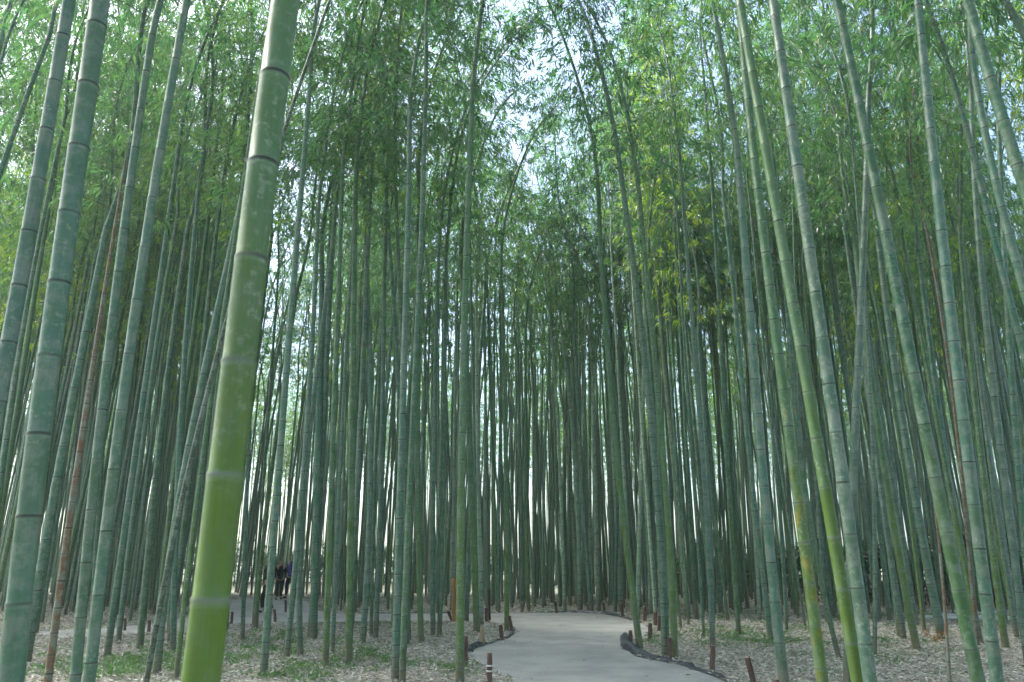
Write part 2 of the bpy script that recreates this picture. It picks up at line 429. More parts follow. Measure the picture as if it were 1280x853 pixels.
# --- left foreground
T([(251, 853), (269, 700), (287, 554), (301, 440), (319, 275), (338, 140), (357, 0)], 44, 'fresh', 'thick bright yellow-green bamboo in front of all others, fading to grey-green above', dia=.115, nodey=453, nodepx=146, k=.03, sides=32)
T([(13, 853), (33, 680), (48, 554), (61, 440), (84, 277), (105, 150), (125, 0)], 28, 'wax', 'stout grey-green bamboo with blotched bark and dark rings at the left edge', dia=.108, nodey=445, nodepx=101, sides=28)
T([(-40, 700), (10, 440), (38, 277), (62, 140), (87, 0)], 20, 'wax', 'smooth grey bamboo left of the blotched stout one, leaving the frame at mid height', dia=.10, nodey=290, nodepx=78, sides=24)
T([(-60, 400), (0, 210), (40, 110), (78, 0)], 8, 'teal', 'thin slanting bamboo crossing the top left corner', dia=.07)
T([(-14, 200), (0, 110), (14, 0)], 6, 'teal', 'thin upright bamboo in the very top left corner', dia=.06)
T([(94, 853), (123, 547), (140, 410), (157, 277), (197, 0)], 12.5, 'wax', 'slim grey-green bamboo with dark rings beside the brown cane', dia=.095, nodey=453, nodepx=62, sides=20)
T([(112, 853), (145, 547), (168, 400), (188, 277), (233, 0)], 14, 'wax', 'grey-green bamboo with dark rings, right of its slim parallel neighbour', dia=.10, nodey=443, nodepx=74, sides=20)
T([(60, 853), (79, 700), (104, 547), (118, 440), (141, 300), (165, 150)], 9, 'brown', 'dead orange-brown bamboo cane leaning among green ones on the left', dia=.075, sides=14, bare=True, hc=6.3, H=6.3)
T([(33, 830), (60, 640), (83, 554), (113, 403), (133, 270), (160, 140)], 11, 'teal', 'dark teal bamboo standing between the blotched stout one and the brown cane', base=True)
T([(-6, 640), (10, 554), (50, 284), (88, 125), (110, 30)], 6, 'deep', 'thin dark bamboo slanting behind the blotched stout stem', dia=.07)
# --- behind the bright one
T([(183, 853), (198, 760), (215, 690), (245, 554), (283, 393), (332, 240), (362, 143), (412, 0)], 6.5, 'dark', 'thin dark curved cane passing behind the bright yellow-green bamboo', dia=.06, k=.04)
T([(196, 845), (212, 690), (238, 554), (257, 457), (297, 270), (328, 110)], 9, 'wax', 'pale grey bamboo leaning right, directly left of the bright thick one', base=True)
T([(136, 822), (158, 613), (176, 520), (215, 270), (240, 60)], 8, 'teal', 'teal bamboo with its foot in the grass patch at left', base=True)
T([(148, 806), (158, 705), (172, 600), (196, 430), (225, 250)], 6, 'wax', 'slender pale bamboo with brownish foot left of the grassy patch', base=True)
T([(174, 815), (183, 723), (200, 540), (222, 380), (262, 120)], 8, 'deep', 'dark green bamboo standing on the grass patch at left', base=True)
T([(216, 817), (219, 700), (224, 560), (234, 400), (262, 120)], 7, 'teal', 'bamboo with reddish foot just left of the thick bright one', base=True)
T([(220, 850), (236, 700), (256, 560), (272, 440)], 6, 'green', 'thin green bamboo touching the left side of the bright thick one', base=True)
# --- left of centre
T([(305, 802), (304, 650), (312, 540), (322, 380), (330, 200)], 5, 'teal', 'thin teal bamboo right of the thick bright one, before the side path', base=True)
T([(321, 786), (322, 740), (325, 702), (331, 660), (348, 540), (368, 380), (392, 180)], 5.5, 'green', 'thin bright green bamboo at the near edge of the left path arm', base=True)
T([(317, 783), (322, 700), (330, 600), (338, 480)], 4, 'deep', 'very thin green bamboo beside the left path arm', base=True)
T([(328, 848), (337, 760), (341, 687), (347, 600), (356, 480), (372, 300), (388, 100)], 9, 'wax', 'waxy grey-green bamboo with brown foot standing nearest before the walkers', base=True)
T([(358, 826), (367, 723), (378, 613), (386, 500), (394, 350), (400, 150)], 7, 'wax', 'pale leaning bamboo right beside the purple-coated walker', base=True)
T([(376, 822), (375, 687), (384, 560), (400, 450), (415, 300), (424, 100)], 7, 'wax', 'pale waxy bamboo crossing its leaning neighbour, right of the walkers', base=True)
T([(392, 800), (394, 687), (398, 540), (402, 380), (404, 200), (400, 0)], 9, 'teal', 'teal bamboo with brown foot before the left path arm', base=True)
T([(407, 835), (411, 687), (416, 540), (424, 380), (428, 200), (434, 0)], 7.5, 'green', 'vivid green ringed bamboo growing in the tufty grass left of centre', base=True)
T([(416, 819), (420, 687), (428, 540), (436, 380)], 5, 'wax', 'thin pale bamboo just behind the vivid green ringed one', base=True)
T([(436, 830), (437, 687), (441, 540), (442, 380), (444, 250), (447, 0)], 9, 'green', 'straight mid-green bamboo with a brown base among small green shoots', base=True)
T([(453, 806), (460, 687), (463, 560), (462, 420), (455, 250), (450, 60)], 7.5, 'wax', 'waxy pale bamboo with an orange-brown foot left of centre', base=True)
T([(464, 795), (466, 687), (470, 560), (478, 400), (490, 200)], 4.5, 'deep', 'slender dark green bamboo at the near edge of the path arm', base=True)
T([(495, 853), (495, 687), (505, 554), (507, 400), (509, 284), (515, 0)], 9.5, 'wax', 'tall blue-grey bamboo, left stem of the close pair at centre left', base=True, k=.01)
T([(504, 857), (505, 720), (512, 600), (522, 470), (526, 270), (533, 0)], 8, 'deep', 'dark green-grey bamboo, right stem of the close pair at centre left', base=True, k=-.01)
T([(511, 802), (507, 700), (504, 600), (498, 480), (488, 320)], 6, 'teal', 'teal bamboo with black foot just right of the close pair', base=True)
T([(526, 804), (525, 687), (521, 540), (523, 403), (524, 270), (520, 80)], 7, 'green', 'saturated green bamboo left of the middle, bare to its crown', base=True)
T([(541, 798), (541, 687), (543, 540), (546, 380), (554, 200), (566, 0)], 6, 'teal', 'teal bamboo with a yellowish ring low on its stem', base=True)
T([(549, 798), (552, 687), (555, 560), (556, 400), (558, 200)], 6, 'deep', 'mid-green bamboo close to the right of the yellow-ringed one', base=True)
T([(575, 855), (575, 687), (577, 600), (580, 450), (584, 280), (596, 0)], 10, 'lime', 'tall yellow-green footed bamboo left of the path, turning grey above', base=True)
T([(596, 793), (593, 687), (588, 600), (584, 480), (578, 300), (574, 120)], 8, 'lime', 'green bamboo with yellow-green base behind the tan stake', base=True)
T([(633, 790), (634, 687), (632, 540), (628, 400), (628, 250), (634, 80)], 6, 'lime', 'green bamboo rising at the inside corner of the path bend', base=True)
T([(583, 777), (590, 600), (600, 450), (618, 250), (650, 0)], 6, 'teal', 'slanting bamboo rising right, with dark stem against the bright gap', base=True)
T([(560, 740), (566, 560), (582, 380), (606, 220), (632, 0)], 5, 'deep', 'thin bamboo bending right beneath the bright canopy gap', base=True, low=False)
# --- centre right
T([(800, 812), (788, 723), (779, 632), (768, 540), (757, 420), (749, 277), (745, 130), (742, 0)], 8, 'lime', 'bamboo with a curved yellow-green foot at the tip of the black liner', base=True)
T([(832, 822), (827, 687), (817, 560), (801, 403), (783, 277), (762, 110), (745, 10)], 9.5, 'wax', 'pale waxy bamboo, left of the pair beside the right stakes', base=True, nodepx=18)
T([(843, 824), (839, 687), (826, 553), (814, 400), (800, 250), (790, 60)], 8, 'lime', 'bamboo with a bright green middle, right of the pale waxy one', base=True)
T([(891, 812), (886, 687), (875, 540), (866, 400), (850, 200), (844, 0)], 6.5, 'wax', 'slim pale bamboo standing directly behind a wooden stake right of the path', base=True)
T([(924, 768), (915, 613), (909, 530), (896, 350), (880, 150)], 7, 'green', 'green bamboo rising left of the open leaf-strewn clearing', base=True)
T([(869, 768), (862, 640), (850, 500), (842, 330)], 5, 'deep', 'thin brownish-green bamboo with dark foot behind the stakes', base=True)
T([(901, 768), (893, 620), (880, 480), (862, 300)], 6, 'teal', 'teal bamboo between two greener ones at the clearing', base=True)
T([(980, 865), (970, 760), (965, 687), (957, 613), (946, 540), (937, 400), (928, 270), (915, 100), (903, 0)], 12, 'wax', 'smooth grey-teal bamboo with dark rings left of the yellow-spotted one', dia=.12, nodey=655, nodepx=45, sides=20)
T([(1029, 860), (1011, 723), (1002, 650), (994, 595), (985, 545), (973, 437), (960, 337), (951, 270), (933, 100), (925, 20)], 13.5, 'lime', 'olive bamboo covered in yellow spots, right foreground', dia=.105, nodey=678, nodepx=47, spots=True, sides=20)
T([(1073, 853), (1062, 797), (1044, 687), (1033, 613), (1023, 554), (1013, 503), (993, 403), (973, 280), (960, 200), (943, 100), (924, 0)], 15, 'fresh', 'vivid green bamboo with pale rings, middle of the right foreground trio', dia=.10, nodey=671, nodepx=60, sides=24, k=.02)
T([(1088, 853), (1069, 723), (1057, 613), (1045, 547), (1020, 370), (1006, 277), (986, 133), (966, 0)], 15.5, 'grey', 'dull grey-green bamboo, right stem of the right foreground trio', dia=.10, nodey=735, nodepx=62, sides=24)
T([(1049, 823), (1025, 723), (1011, 632), (998, 550), (985, 400), (972, 250)], 6, 'deep', 'thin dark green bamboo squeezed between the spotted and vivid green ones', base=True)
T([(1060, 860), (1066, 640), (1066, 554), (1075, 437), (1080, 303), (1083, 200), (1086, 100), (1085, 0)], 10.5, 'grey', 'pale ash-grey upright bamboo behind the foreground trio', dia=.11, nodey=459, nodepx=55)
T([(1091, 822), (1097, 723), (1094, 640), (1085, 500), (1080, 350)], 5, 'grey', 'thin bowed grey bamboo with its foot near the trio', base=True)
T([(1145, 812), (1130, 720), (1117, 650), (1104, 577), (1091, 500), (1070, 300), (1048, 100)], 8.5, 'lime', 'bamboo with a yellow-green foot in the clearing before the hedge', base=True)
T([(1130, 800), (1117, 720), (1106, 640), (1092, 540), (1076, 380), (1050, 120)], 7, 'grey', 'grey bamboo just behind the yellow-footed one before the hedge', base=True)
T([(1178, 802), (1157, 687), (1143, 613), (1128, 540), (1112, 400), (1094, 270), (1078, 120)], 10, 'wax', 'waxy blue-grey bamboo with rust-coloured sheath at its foot by the poles', base=True, nodepx=24)
T([(1222, 852), (1201, 742), (1179, 650), (1165, 560), (1156, 554), (1136, 437), (1108, 300), (1076, 133), (1060, 67), (1046, 0)], 15, 'deep', 'broad mottled green bamboo left of the grey ringed one at right', dia=.105, nodey=737, nodepx=66, sides=24)
T([(1247, 852), (1234, 760), (1220, 650), (1206, 547), (1190, 403), (1177, 277), (1163, 167), (1153, 67), (1148, 0)], 14, 'wax', 'grey-teal bamboo with crisp dark rings, near the right edge', dia=.10, nodey=743, nodepx=52, sides=24)
T([(1257, 813), (1242, 687), (1230, 600), (1216, 480), (1204, 340)], 8, 'green', 'olive green bamboo with reddish foot right of the grey ringed one', base=True)
T([(1330, 600), (1280, 440), (1243, 303), (1210, 167), (1186, 83), (1158, 0)], 10, 'teal', 'bamboo slanting down to the right edge, left of the vivid corner one', dia=.09)
T([(1340, 560), (1280, 350), (1256, 280), (1243, 233), (1226, 133), (1213, 33), (1206, -20)], 12, 'wax', 'grey ringed bamboo partly behind the vivid green corner one', dia=.095, sides=20)
T([(1350, 430), (1280, 233), (1253, 150), (1230, 67), (1206, -10)], 17, 'deep', 'vivid sea-green bamboo slanting across the top right corner', dia=.10, nodey=150, nodepx=70, sides=24)
T([(1340, 160), (1280, 40), (1262, 0)], 13, 'grey', 'grey bamboo clipping the extreme top right corner', dia=.10)
T([(1187, 856), (1179, 740), (1170, 640), (1164, 600)], 4.5, 'brown', 'thin dead reddish-brown stick standing in front of the mottled bamboo', dia=.035, nodepx=60, bare=True, hc=2.6, H=2.6)
T([(1216, 740), (1203, 600), (1190, 500), (1180, 400), (1150, 250), (1100, 60)], 5, 'brown', 'dead rusty brown cane slanting behind the grey ringed bamboo', dia=.075)
T([(1280, 790), (1262, 650), (1246, 520), (1232, 400), (1222, 280), (1214, 120)], 9, 'grey', 'dusky grey bamboo rising at the right edge above the bleached poles', dia=.11)
T([(1283, 700), (1270, 560), (1262, 420), (1252, 250)], 8, 'teal', 'teal bamboo hugging the right edge at mid height', dia=.10)
T([(661, 765), (658, 650), (655, 540), (660, 430), (657, 300), (662, 160)], 4.5, 'lime', 'green bamboo with ochre patch standing just beyond the path bend', base=True)
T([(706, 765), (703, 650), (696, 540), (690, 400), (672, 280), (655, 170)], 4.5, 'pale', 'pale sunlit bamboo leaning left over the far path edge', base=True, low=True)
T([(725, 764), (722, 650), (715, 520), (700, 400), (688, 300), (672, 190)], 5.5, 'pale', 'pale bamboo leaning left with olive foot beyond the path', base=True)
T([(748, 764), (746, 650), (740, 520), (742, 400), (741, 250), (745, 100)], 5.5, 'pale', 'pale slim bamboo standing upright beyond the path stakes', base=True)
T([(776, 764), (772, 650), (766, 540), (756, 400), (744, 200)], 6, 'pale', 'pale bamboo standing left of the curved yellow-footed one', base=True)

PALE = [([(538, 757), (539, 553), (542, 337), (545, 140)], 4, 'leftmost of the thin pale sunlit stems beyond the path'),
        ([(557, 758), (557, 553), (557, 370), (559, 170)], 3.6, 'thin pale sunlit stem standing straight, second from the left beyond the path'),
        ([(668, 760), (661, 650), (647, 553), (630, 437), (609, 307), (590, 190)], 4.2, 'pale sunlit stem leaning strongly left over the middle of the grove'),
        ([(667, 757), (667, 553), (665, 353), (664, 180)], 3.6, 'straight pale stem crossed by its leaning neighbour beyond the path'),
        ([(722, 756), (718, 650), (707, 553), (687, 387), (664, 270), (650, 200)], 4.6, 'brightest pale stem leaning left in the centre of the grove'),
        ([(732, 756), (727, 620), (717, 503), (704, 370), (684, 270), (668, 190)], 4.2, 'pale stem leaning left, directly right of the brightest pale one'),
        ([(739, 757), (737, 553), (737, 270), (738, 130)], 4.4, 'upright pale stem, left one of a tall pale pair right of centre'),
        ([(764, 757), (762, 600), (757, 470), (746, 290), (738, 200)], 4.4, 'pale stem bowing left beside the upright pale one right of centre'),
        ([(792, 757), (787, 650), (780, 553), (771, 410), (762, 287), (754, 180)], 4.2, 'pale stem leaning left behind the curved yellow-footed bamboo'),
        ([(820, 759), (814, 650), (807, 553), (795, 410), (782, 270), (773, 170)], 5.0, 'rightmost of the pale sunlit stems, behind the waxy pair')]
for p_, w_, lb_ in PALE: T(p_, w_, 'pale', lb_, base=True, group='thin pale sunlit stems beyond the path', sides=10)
N_TRACED = len(BASES)

# ------------------------------------------------------------------ path outline (pixels of its edges, turned into ground points)
PX_NEAR = [(640, 853), (625, 845), (606, 833), (588, 822), (592, 814), (606, 808), (622, 803), (635, 799), (643, 792), (641, 786), (632, 781), (610, 778.5), (565, 778), (500, 778.5), (430, 779.5), (370, 780), (300, 781), (230, 787), (160, 794), (60, 800)]
PX_FAR = [(905, 853), (880, 843), (861, 836), (842, 831), (822, 827), (800, 823), (788, 817), (779, 806), (790, 801), (806, 800), (813, 793), (810, 786), (800, 780), (788, 776), (768, 771), (745, 768), (715, 767), (660, 767), (560, 767.5), (470, 768), (428, 768), (398, 764), (380, 752), (340, 748), (285, 751), (230, 773), (140, 785), (40, 790)]
near = [gnd(*p) for p in PX_NEAR]; far = [gnd(*p) for p in PX_FAR]
near = [(-.55, -6), (-.55, 0), (-.45, 6)] + near; far = [(3.0, -6), (3.0, 0), (3.05, 6)] + far
def smooth_line(pts, n=4):
    P = np.array(pts, float); out_ = []
    for i in range(len(P) - 1):
        p0, p1, p2, p3 = P[max(i - 1, 0)], P[i], P[i + 1], P[min(i + 2, len(P) - 1)]
        for t_ in np.arange(n) / n:
            out_.append(.5 * ((2 * p1) + (-p0 + p2) * t_ + (2 * p0 - 5 * p1 + 4 * p2 - p3) * t_ ** 2 + (-p0 + 3 * p1 - 3 * p2 + p3) * t_ ** 3))
    out_.append(P[-1]); return np.array(out_)
nearS, farS = smooth_line(near), smooth_line(far)
poly = np.concatenate([nearS, farS[::-1]])
def inside(x, y, P=poly):
    x = np.atleast_1d(x); y = np.atleast_1d(y); c_ = np.zeros(len(x), bool); n = len(P)
    for i in range(n):
        x1, y1 = P[i]; x2, y2 = P[(i + 1) % n]
        if y1 == y2: continue
        k_ = ((y1 > y) != (y2 > y)) & (x < (x2 - x1) * (y - y1) / (y2 - y1) + x1)
        c_ ^= k_
    return c_
def dist_line(x, y, L):
    x = np.atleast_1d(x)[:, None]; y = np.atleast_1d(y)[:, None]
    return np.sqrt((x - L[None, :, 0]) ** 2 + (y - L[None, :, 1]) ** 2).min(1)
bm = bmesh.new()
vs = [bm.verts.new((x, y, .012)) for x, y in poly]; f = bm.faces.new(vs)
bmesh.ops.triangulate(bm, faces=[f]); bmesh.ops.recalc_face_normals(bm, faces=bm.faces)
me = bpy.data.meshes.new('path'); bm.to_mesh(me); bm.free(); me.materials.append(M_PATH)
for p in me.polygons:
    if p.normal.z < 0: p.flip()
tag(link('path', me), kind='structure')

# ground sheet: fine near, far out to the horizon
gx = np.concatenate([[-300, -200, -120, -60], np.linspace(-36, 36, 145), [60, 120, 200, 300]])
gy = np.concatenate([[-300, -150, -60, -15], np.linspace(-4, 60, 129), [90, 150, 200, 300]])
GX, GY = np.meshgrid(gx, gy)
def gz(x, y):
    x = np.asarray(x, float); y = np.asarray(y, float)
    return .022 * np.sin(x * 1.7 + 1.3 * np.sin(y * .9)) * np.cos(y * 1.3 + .5) + .012 * np.sin(x * 4.1 + y * 3.3)
near_path = np.minimum(dist_line(GX.ravel(), GY.ravel(), nearS), dist_line(GX.ravel(), GY.ravel(), farS)).reshape(GX.shape)
ins = inside(GX.ravel(), GY.ravel()).reshape(GX.shape)
wgt = np.where(ins, 0, np.clip(near_path / .8, 0, 1))
GZ = (gz(GX, GY) + .015) * wgt * (np.abs(GX) < 50) * (GY < 80) * (GY > -10) - .004
nxg, nyg = len(gx), len(gy)
i, j = np.meshgrid(np.arange(nyg - 1), np.arange(nxg - 1), indexing='ij')
Qg = np.stack([i * nxg + j, i * nxg + j + 1, (i + 1) * nxg + j + 1, (i + 1) * nxg + j], -1).reshape(-1, 4)
tag(link('ground', mesh_np('ground', np.stack([GX, GY, GZ], -1).reshape(-1, 3), [Qg], [M_FLOOR], smooth=True)), kind='structure')

# ------------------------------------------------------------------ grove fill: one of each kind, then copies
def variant(i):
    rg = np.random.default_rng(500 + i)
    H = rg.uniform(16, 19.5); hc = rg.uniform(8.6, 11.0) if i % 7 else 7.6
    r0 = [.048, .056, .042, .06, .05, .036, .053, .045, .03, .057, .05, .04, .047, .055][i % 14]
    lean = rg.uniform(-.02, .05); bend = rg.uniform(-.05, .10); wob = rg.uniform(0, 6)
    zs = np.arange(0, hc + .01, .25)
    lowp = np.stack([lean * zs + bend * (zs / 8) ** 2 * 8 * .3 + .03 * np.sin(zs * .5 + wob) - .03 * math.sin(wob), .02 * np.sin(zs * .6), zs], 1)
    cm, ax, L = build_crown(700 + i, L=H - hc, arch=rg.uniform(.6, 2.6), nodes=28, per=5 if i in (3, 8, 12) else 7, leaves=8, reach=.95, lmat=M_YLEAF if i % 7 == 0 else M_LEAF)
    M = Matrix.Translation(Vector(lowp[-1])) @ rot_to(lowp[-1] - lowp[-3], rg.uniform(-1, 1))
    up = np.array([list(M @ Vector(ax(s))) for s in np.linspace(.15, L, 26)])
    cm.transform(M)
    return culm_mesh(np.concatenate([lowp, up]), r0, r0 * 7.2, 0, 10), cm
VARS = [variant(i) for i in range(14)]
protos = []
for cu_me, cr_me in VARS:
    r_ = empty('bamboo'); a = link('culm', cu_me, r_); b = link('crown', cr_me, r_)
    protos.append((r_, a, b))

HEDGE_LINE = [(3.5, 44), (7.4, 34.5), (11.4, 28.5), (15.6, 24.0), (19.5, 19.5)]
hl = smooth_line(HEDGE_LINE, 8)
persons_xy = [gnd(362, 748.5), gnd(348, 750), gnd(331.5, 767)]
def ok_spot(x, y, placed, mind):
    if inside(x, y)[0] or dist_line(x, y, poly)[0] < .22: return False
    if dist_line(x, y, hl)[0] < .7: return False
    for a in persons_xy:                               # keep the walkers in view
        if y < a[1] and abs(x / y - a[0] / a[1]) < .006: return False
        if math.hypot(x - a[0], y - a[1]) < .6: return False
    P = np.array(placed); 
    return ((P[:, 0] - x) ** 2 + (P[:, 1] - y) ** 2).min() > mind ** 2
placed = [tuple(b) for b in BASES]
FILL_N = 300 - N_TRACED
def zone_label(x, y, kn, dia):
    size = 'slender' if dia < .08 else 'sturdy' if dia > .108 else 'medium'
    cw = {'wax': 'pale waxy', 'teal': 'teal', 'grey': 'dusty grey', 'green': 'green', 'deep': 'dark green', 'lime': 'green-footed', 'pale': 'sunlit-tinted pale'}[kn]
    u = x / y
    if y > 23.5 and -.45 < u < .2: z = 'in the dense stand beyond the path bend'
    elif u >= .2 and y < 25: z = 'in the clearing right of the path'
    elif u >= .2: z = 'in the dense stand by the right hedge'
    elif u <= -.45: z = 'in the dark dense stand at far left'
    elif u < 0 and y < 23.5: z = 'between the left path arm and the front edge'
    else: z = 'close beside the path bend'
    return f'{size} {cw} bamboo {z}', 'bamboo stems ' + z
made = 0; tries = 0; used = set()
kinds = ['wax', 'teal', 'grey', 'green', 'deep', 'lime', 'pale', 'teal', 'wax', 'deep', 'teal']
while made < FILL_N and tries < 40000:
    tries += 1
    y = math.sqrt(random.uniform(14.5 ** 2, 25.0 ** 2)); x = random.uniform(-.69, .69) * y
    if y < 19 and random.random() < .45: continue
    if y < 18 and -.12 < x / y < .05: continue
    if x / y > .22 and y < 22 and random.random() < .5: continue
    if not ok_spot(x, y, placed, .36): continue
    vi = random.randrange(14); kn = random.choice(kinds)
    if y > 18.5 and abs(x / y - .02) < .17: vi = random.choice((3, 8, 12)); kn = random.choice((kn, 'pale', 'wax'))  # centre stems often take the skin with painted-in sunlight
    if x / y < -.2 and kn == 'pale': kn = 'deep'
    r_, a, b = protos[vi]
    if vi in used:
        r2, a2, b2 = r_.copy(), a.copy(), b.copy()
        for o_ in (r2, a2, b2): col.objects.link(o_)
        a2.parent = r2; b2.parent = r2
        r_, a, b = r2, a2, b2
    used.add(vi)
    s_ = random.uniform(.88, 1.12)
    r_.location = (x, y, 0); r_.rotation_euler = (random.gauss(0, .022), random.gauss(0, .03), random.uniform(0, 6.28)); r_.scale = (s_, s_, s_ * random.uniform(.92, 1.08))
    dia = 2 * [.048, .056, .042, .06, .05, .036, .053, .045, .03, .057, .05, .04, .047, .055][vi] * s_
    a.color = jitter(KINDS[kn], .15)
    lb, gr = zone_label(x, y, kn, dia); tag(r_, lb, 'bamboo', gr)
    placed.append((x, y)); made += 1

# ------------------------------------------------------------------ the stand behind: one object of nobody-could-count bamboo, by geometry nodes
pts, rots, scl, idx = [], [], [], []
tries = 0
while len(pts) < 850 and tries < 60000:
    tries += 1
    y = math.sqrt(random.uniform(24.8 ** 2, 38 ** 2)); x = random.uniform(-.74, .74) * y
    if not ok_spot(x, y, placed, .23): continue
    placed.append((x, y)); pts.append((x, y, 0)); rots.append((random.gauss(0, .025), random.gauss(0, .03), random.uniform(0, 6.28)))
    scl.append(random.uniform(.88, 1.15)); idx.append(random.randrange(14))
N_BACK = len(pts); tries = 0
while len(pts) < N_BACK + 190 and tries < 20000:
    tries += 1
    y = random.uniform(9, 40); x = random.choice((-1, 1)) * random.uniform(.70, .98) * (y + 1.5)
    if not ok_spot(x, y, placed, .45): continue
    placed.append((x, y)); pts.append((x, y, 0)); rots.append((random.gauss(0, .025), random.gauss(0, .03), random.uniform(0, 6.28)))
    scl.append(random.uniform(.88, 1.15)); idx.append(random.randrange(14))
N1 = len(pts); tries = 0
while len(pts) < N1 + 800 and tries < 20000:           # the far edge of the grove leafy to low down, beyond a gap added to let light in
    tries += 1
    y = random.uniform(44, 60); x = random.uniform(-.80, .80) * y
    if not ok_spot(x, y, placed, .4): continue
    placed.append((x, y)); pts.append((x, y, 0)); rots.append((random.gauss(0, .03), random.gauss(0, .03), random.uniform(0, 6.28)))
    scl.append(random.uniform(.6, .95)); idx.append(random.randrange(14))
N2 = len(pts); tries = 0
while len(pts) < N2 + 170 and tries < 20000:           # the grove goes on behind the camera
    tries += 1
    a_ = random.uniform(R(150), R(390)); rr_ = math.sqrt(random.uniform(3.5 ** 2, 19 ** 2)); x = rr_ * math.cos(a_); y = rr_ * math.sin(a_)
    if y > 0 and abs(x) < 1.1 * y + 3: continue
    if not ok_spot(x, y, placed, .5): continue
    placed.append((x, y)); pts.append((x, y, 0)); rots.append((random.gauss(0, .025), random.gauss(0, .03), random.uniform(0, 6.28)))
    scl.append(random.uniform(.88, 1.15)); idx.append(random.randrange(14))
# the sides of the grove, outside the frame's edge but seen from a step aside
fm = bpy.data.meshes.new('distant_bamboo_stand'); fm.from_pydata(pts, [], [])
at_ = fm.attributes.new('rot', 'FLOAT_VECTOR', 'POINT'); at_.data.foreach_set('vector', np.array(rots, np.float32).ravel())
at_ = fm.attributes.new('scl', 'FLOAT', 'POINT'); at_.data.foreach_set('value', np.array(scl, np.float32))
at_ = fm.attributes.new('idx', 'INT', 'POINT'); at_.data.foreach_set('value', np.array(idx, np.int32))
at_ = fm.attributes.new('leafy', 'INT', 'POINT'); at_.data.foreach_set('value', (rng.random(len(pts)) < np.where(np.arange(len(pts)) >= N_BACK, 1.0, np.where(np.abs(np.array(pts)[:, 0] - 1) < 4.8, .2, .55))).astype(np.int32))
fm.materials.append(M_FAR)
farst = tag(link('distant_bamboo_stand', fm), 'hazy far mass of countless bamboo stems and foliage at the back of the grove', 'bamboo grove', kind='stuff')
ng = bpy.data.node_groups.new('stand', 'GeometryNodeTree')
ng.interface.new_socket('Geometry', in_out='INPUT', socket_type='NodeSocketGeometry'); ng.interface.new_socket('Geometry', in_out='OUTPUT', socket_type='NodeSocketGeometry')
gi = ng.nodes.new('NodeGroupInput'); go = ng.nodes.new('NodeGroupOutput'); jn = ng.nodes.new('GeometryNodeJoinGeometry')
def attr(nm, dt):
    a_ = ng.nodes.new('GeometryNodeInputNamedAttribute'); a_.data_type = dt; a_.inputs[0].default_value = nm; return a_.outputs[0]
A_i, A_r, A_s = attr('idx', 'INT'), attr('rot', 'FLOAT_VECTOR'), attr('scl', 'FLOAT')
for k_, (r_, a, b) in enumerate(protos):
    cmp_ = ng.nodes.new('FunctionNodeCompare'); cmp_.data_type = 'INT'; cmp_.operation = 'EQUAL'
    ng.links.new(A_i, cmp_.inputs[2]); cmp_.inputs[3].default_value = k_
    leafy = ng.nodes.new('FunctionNodeCompare'); leafy.data_type = 'INT'; leafy.operation = 'EQUAL'; ng.links.new(attr('leafy', 'INT'), leafy.inputs[2]); leafy.inputs[3].default_value = 1
    both = ng.nodes.new('FunctionNodeBooleanMath'); both.operation = 'AND'; ng.links.new(leafy.outputs[0], both.inputs[0]); ng.links.new(cmp_.outputs[0], both.inputs[1])
    for part, sel in ((a, cmp_), (b, both)):
        oi = ng.nodes.new('GeometryNodeObjectInfo'); oi.inputs['Object'].default_value = part; oi.inputs['As Instance'].default_value = True
        ip = ng.nodes.new('GeometryNodeInstanceOnPoints')
        ng.links.new(gi.outputs[0], ip.inputs['Points']); ng.links.new(sel.outputs[0], ip.inputs['Selection']); ng.links.new(oi.outputs['Geometry'], ip.inputs['Instance'])
        ng.links.new(A_r, ip.inputs['Rotation']); ng.links.new(A_s, ip.inputs['Scale'])
        ng.links.new(ip.outputs[0], jn.inputs[0])
ng.links.new(jn.outputs[0], go.inputs[0])
md = farst.modifiers.new('stand', 'NODES'); md.node_group = ng
farst.color = (.15, .25, .17, .3)

# ------------------------------------------------------------------ leaf litter and ground plants
def scatter(n, ymin, ymax, pathok=False):
    y = np.sqrt(rng.uniform(ymin ** 2, ymax ** 2, n)); x = rng.uniform(-.72, .72, n) * y
    k_ = np.ones(n, bool)
    if not pathok: k_ = ~inside(x, y)
    x, y = x[k_], y[k_]
    return x, y
x1, y1 = scatter(120000, 8.5, 20); x2, y2 = scatter(60000, 20, 34)
x = np.concatenate([x1, x2]); y = np.concatenate([y1, y2])
dp = dist_line(x, y, poly[::2]); z = np.where(dp < .8, .018, .03) + rng.uniform(0, .02, len(x)) + gz(x, y) * np.clip(dp / .8, 0, 1)
big = 1 + (y > 20) * .35
D = rng.normal(size=(len(x), 3)); D[:, 2] *= .22
LV, LQ = leaf_quads(np.stack([x, y, z], 1), D, rng.uniform(.05, .10, len(x)) * big, rng.uniform(.010, .019, len(x)) * big, .0)
# lay the leaves nearly flat
tag(link('leaf_litter', mesh_np('leaf_litter', LV, [LQ], [M_LITTER])), 'dry straw-coloured bamboo leaves covering the grove floor', 'leaf litter', kind='stuff')
xs, ys = scatter(6000, 8, 24, True); kk = inside(xs, ys); xs, ys = xs[kk], ys[kk]
dd = dist_line(xs, ys, poly[::2]); kk = rng.random(len(xs)) < np.exp(-dd / .3) + .035; xs, ys = xs[kk], ys[kk]
D = rng.normal(size=(len(xs), 3)); D[:, 2] *= .1
LV, LQ = leaf_quads(np.stack([xs, ys, np.full(len(xs), .02)], 1), D, rng.uniform(.05, .10, len(xs)), rng.uniform(.012, .02, len(xs)), .0)
tag(link('path_leaves', mesh_np('path_leaves', LV, [LQ], [M_LITTER])), 'few dry leaves blown onto the pale path', 'leaf litter', kind='stuff')
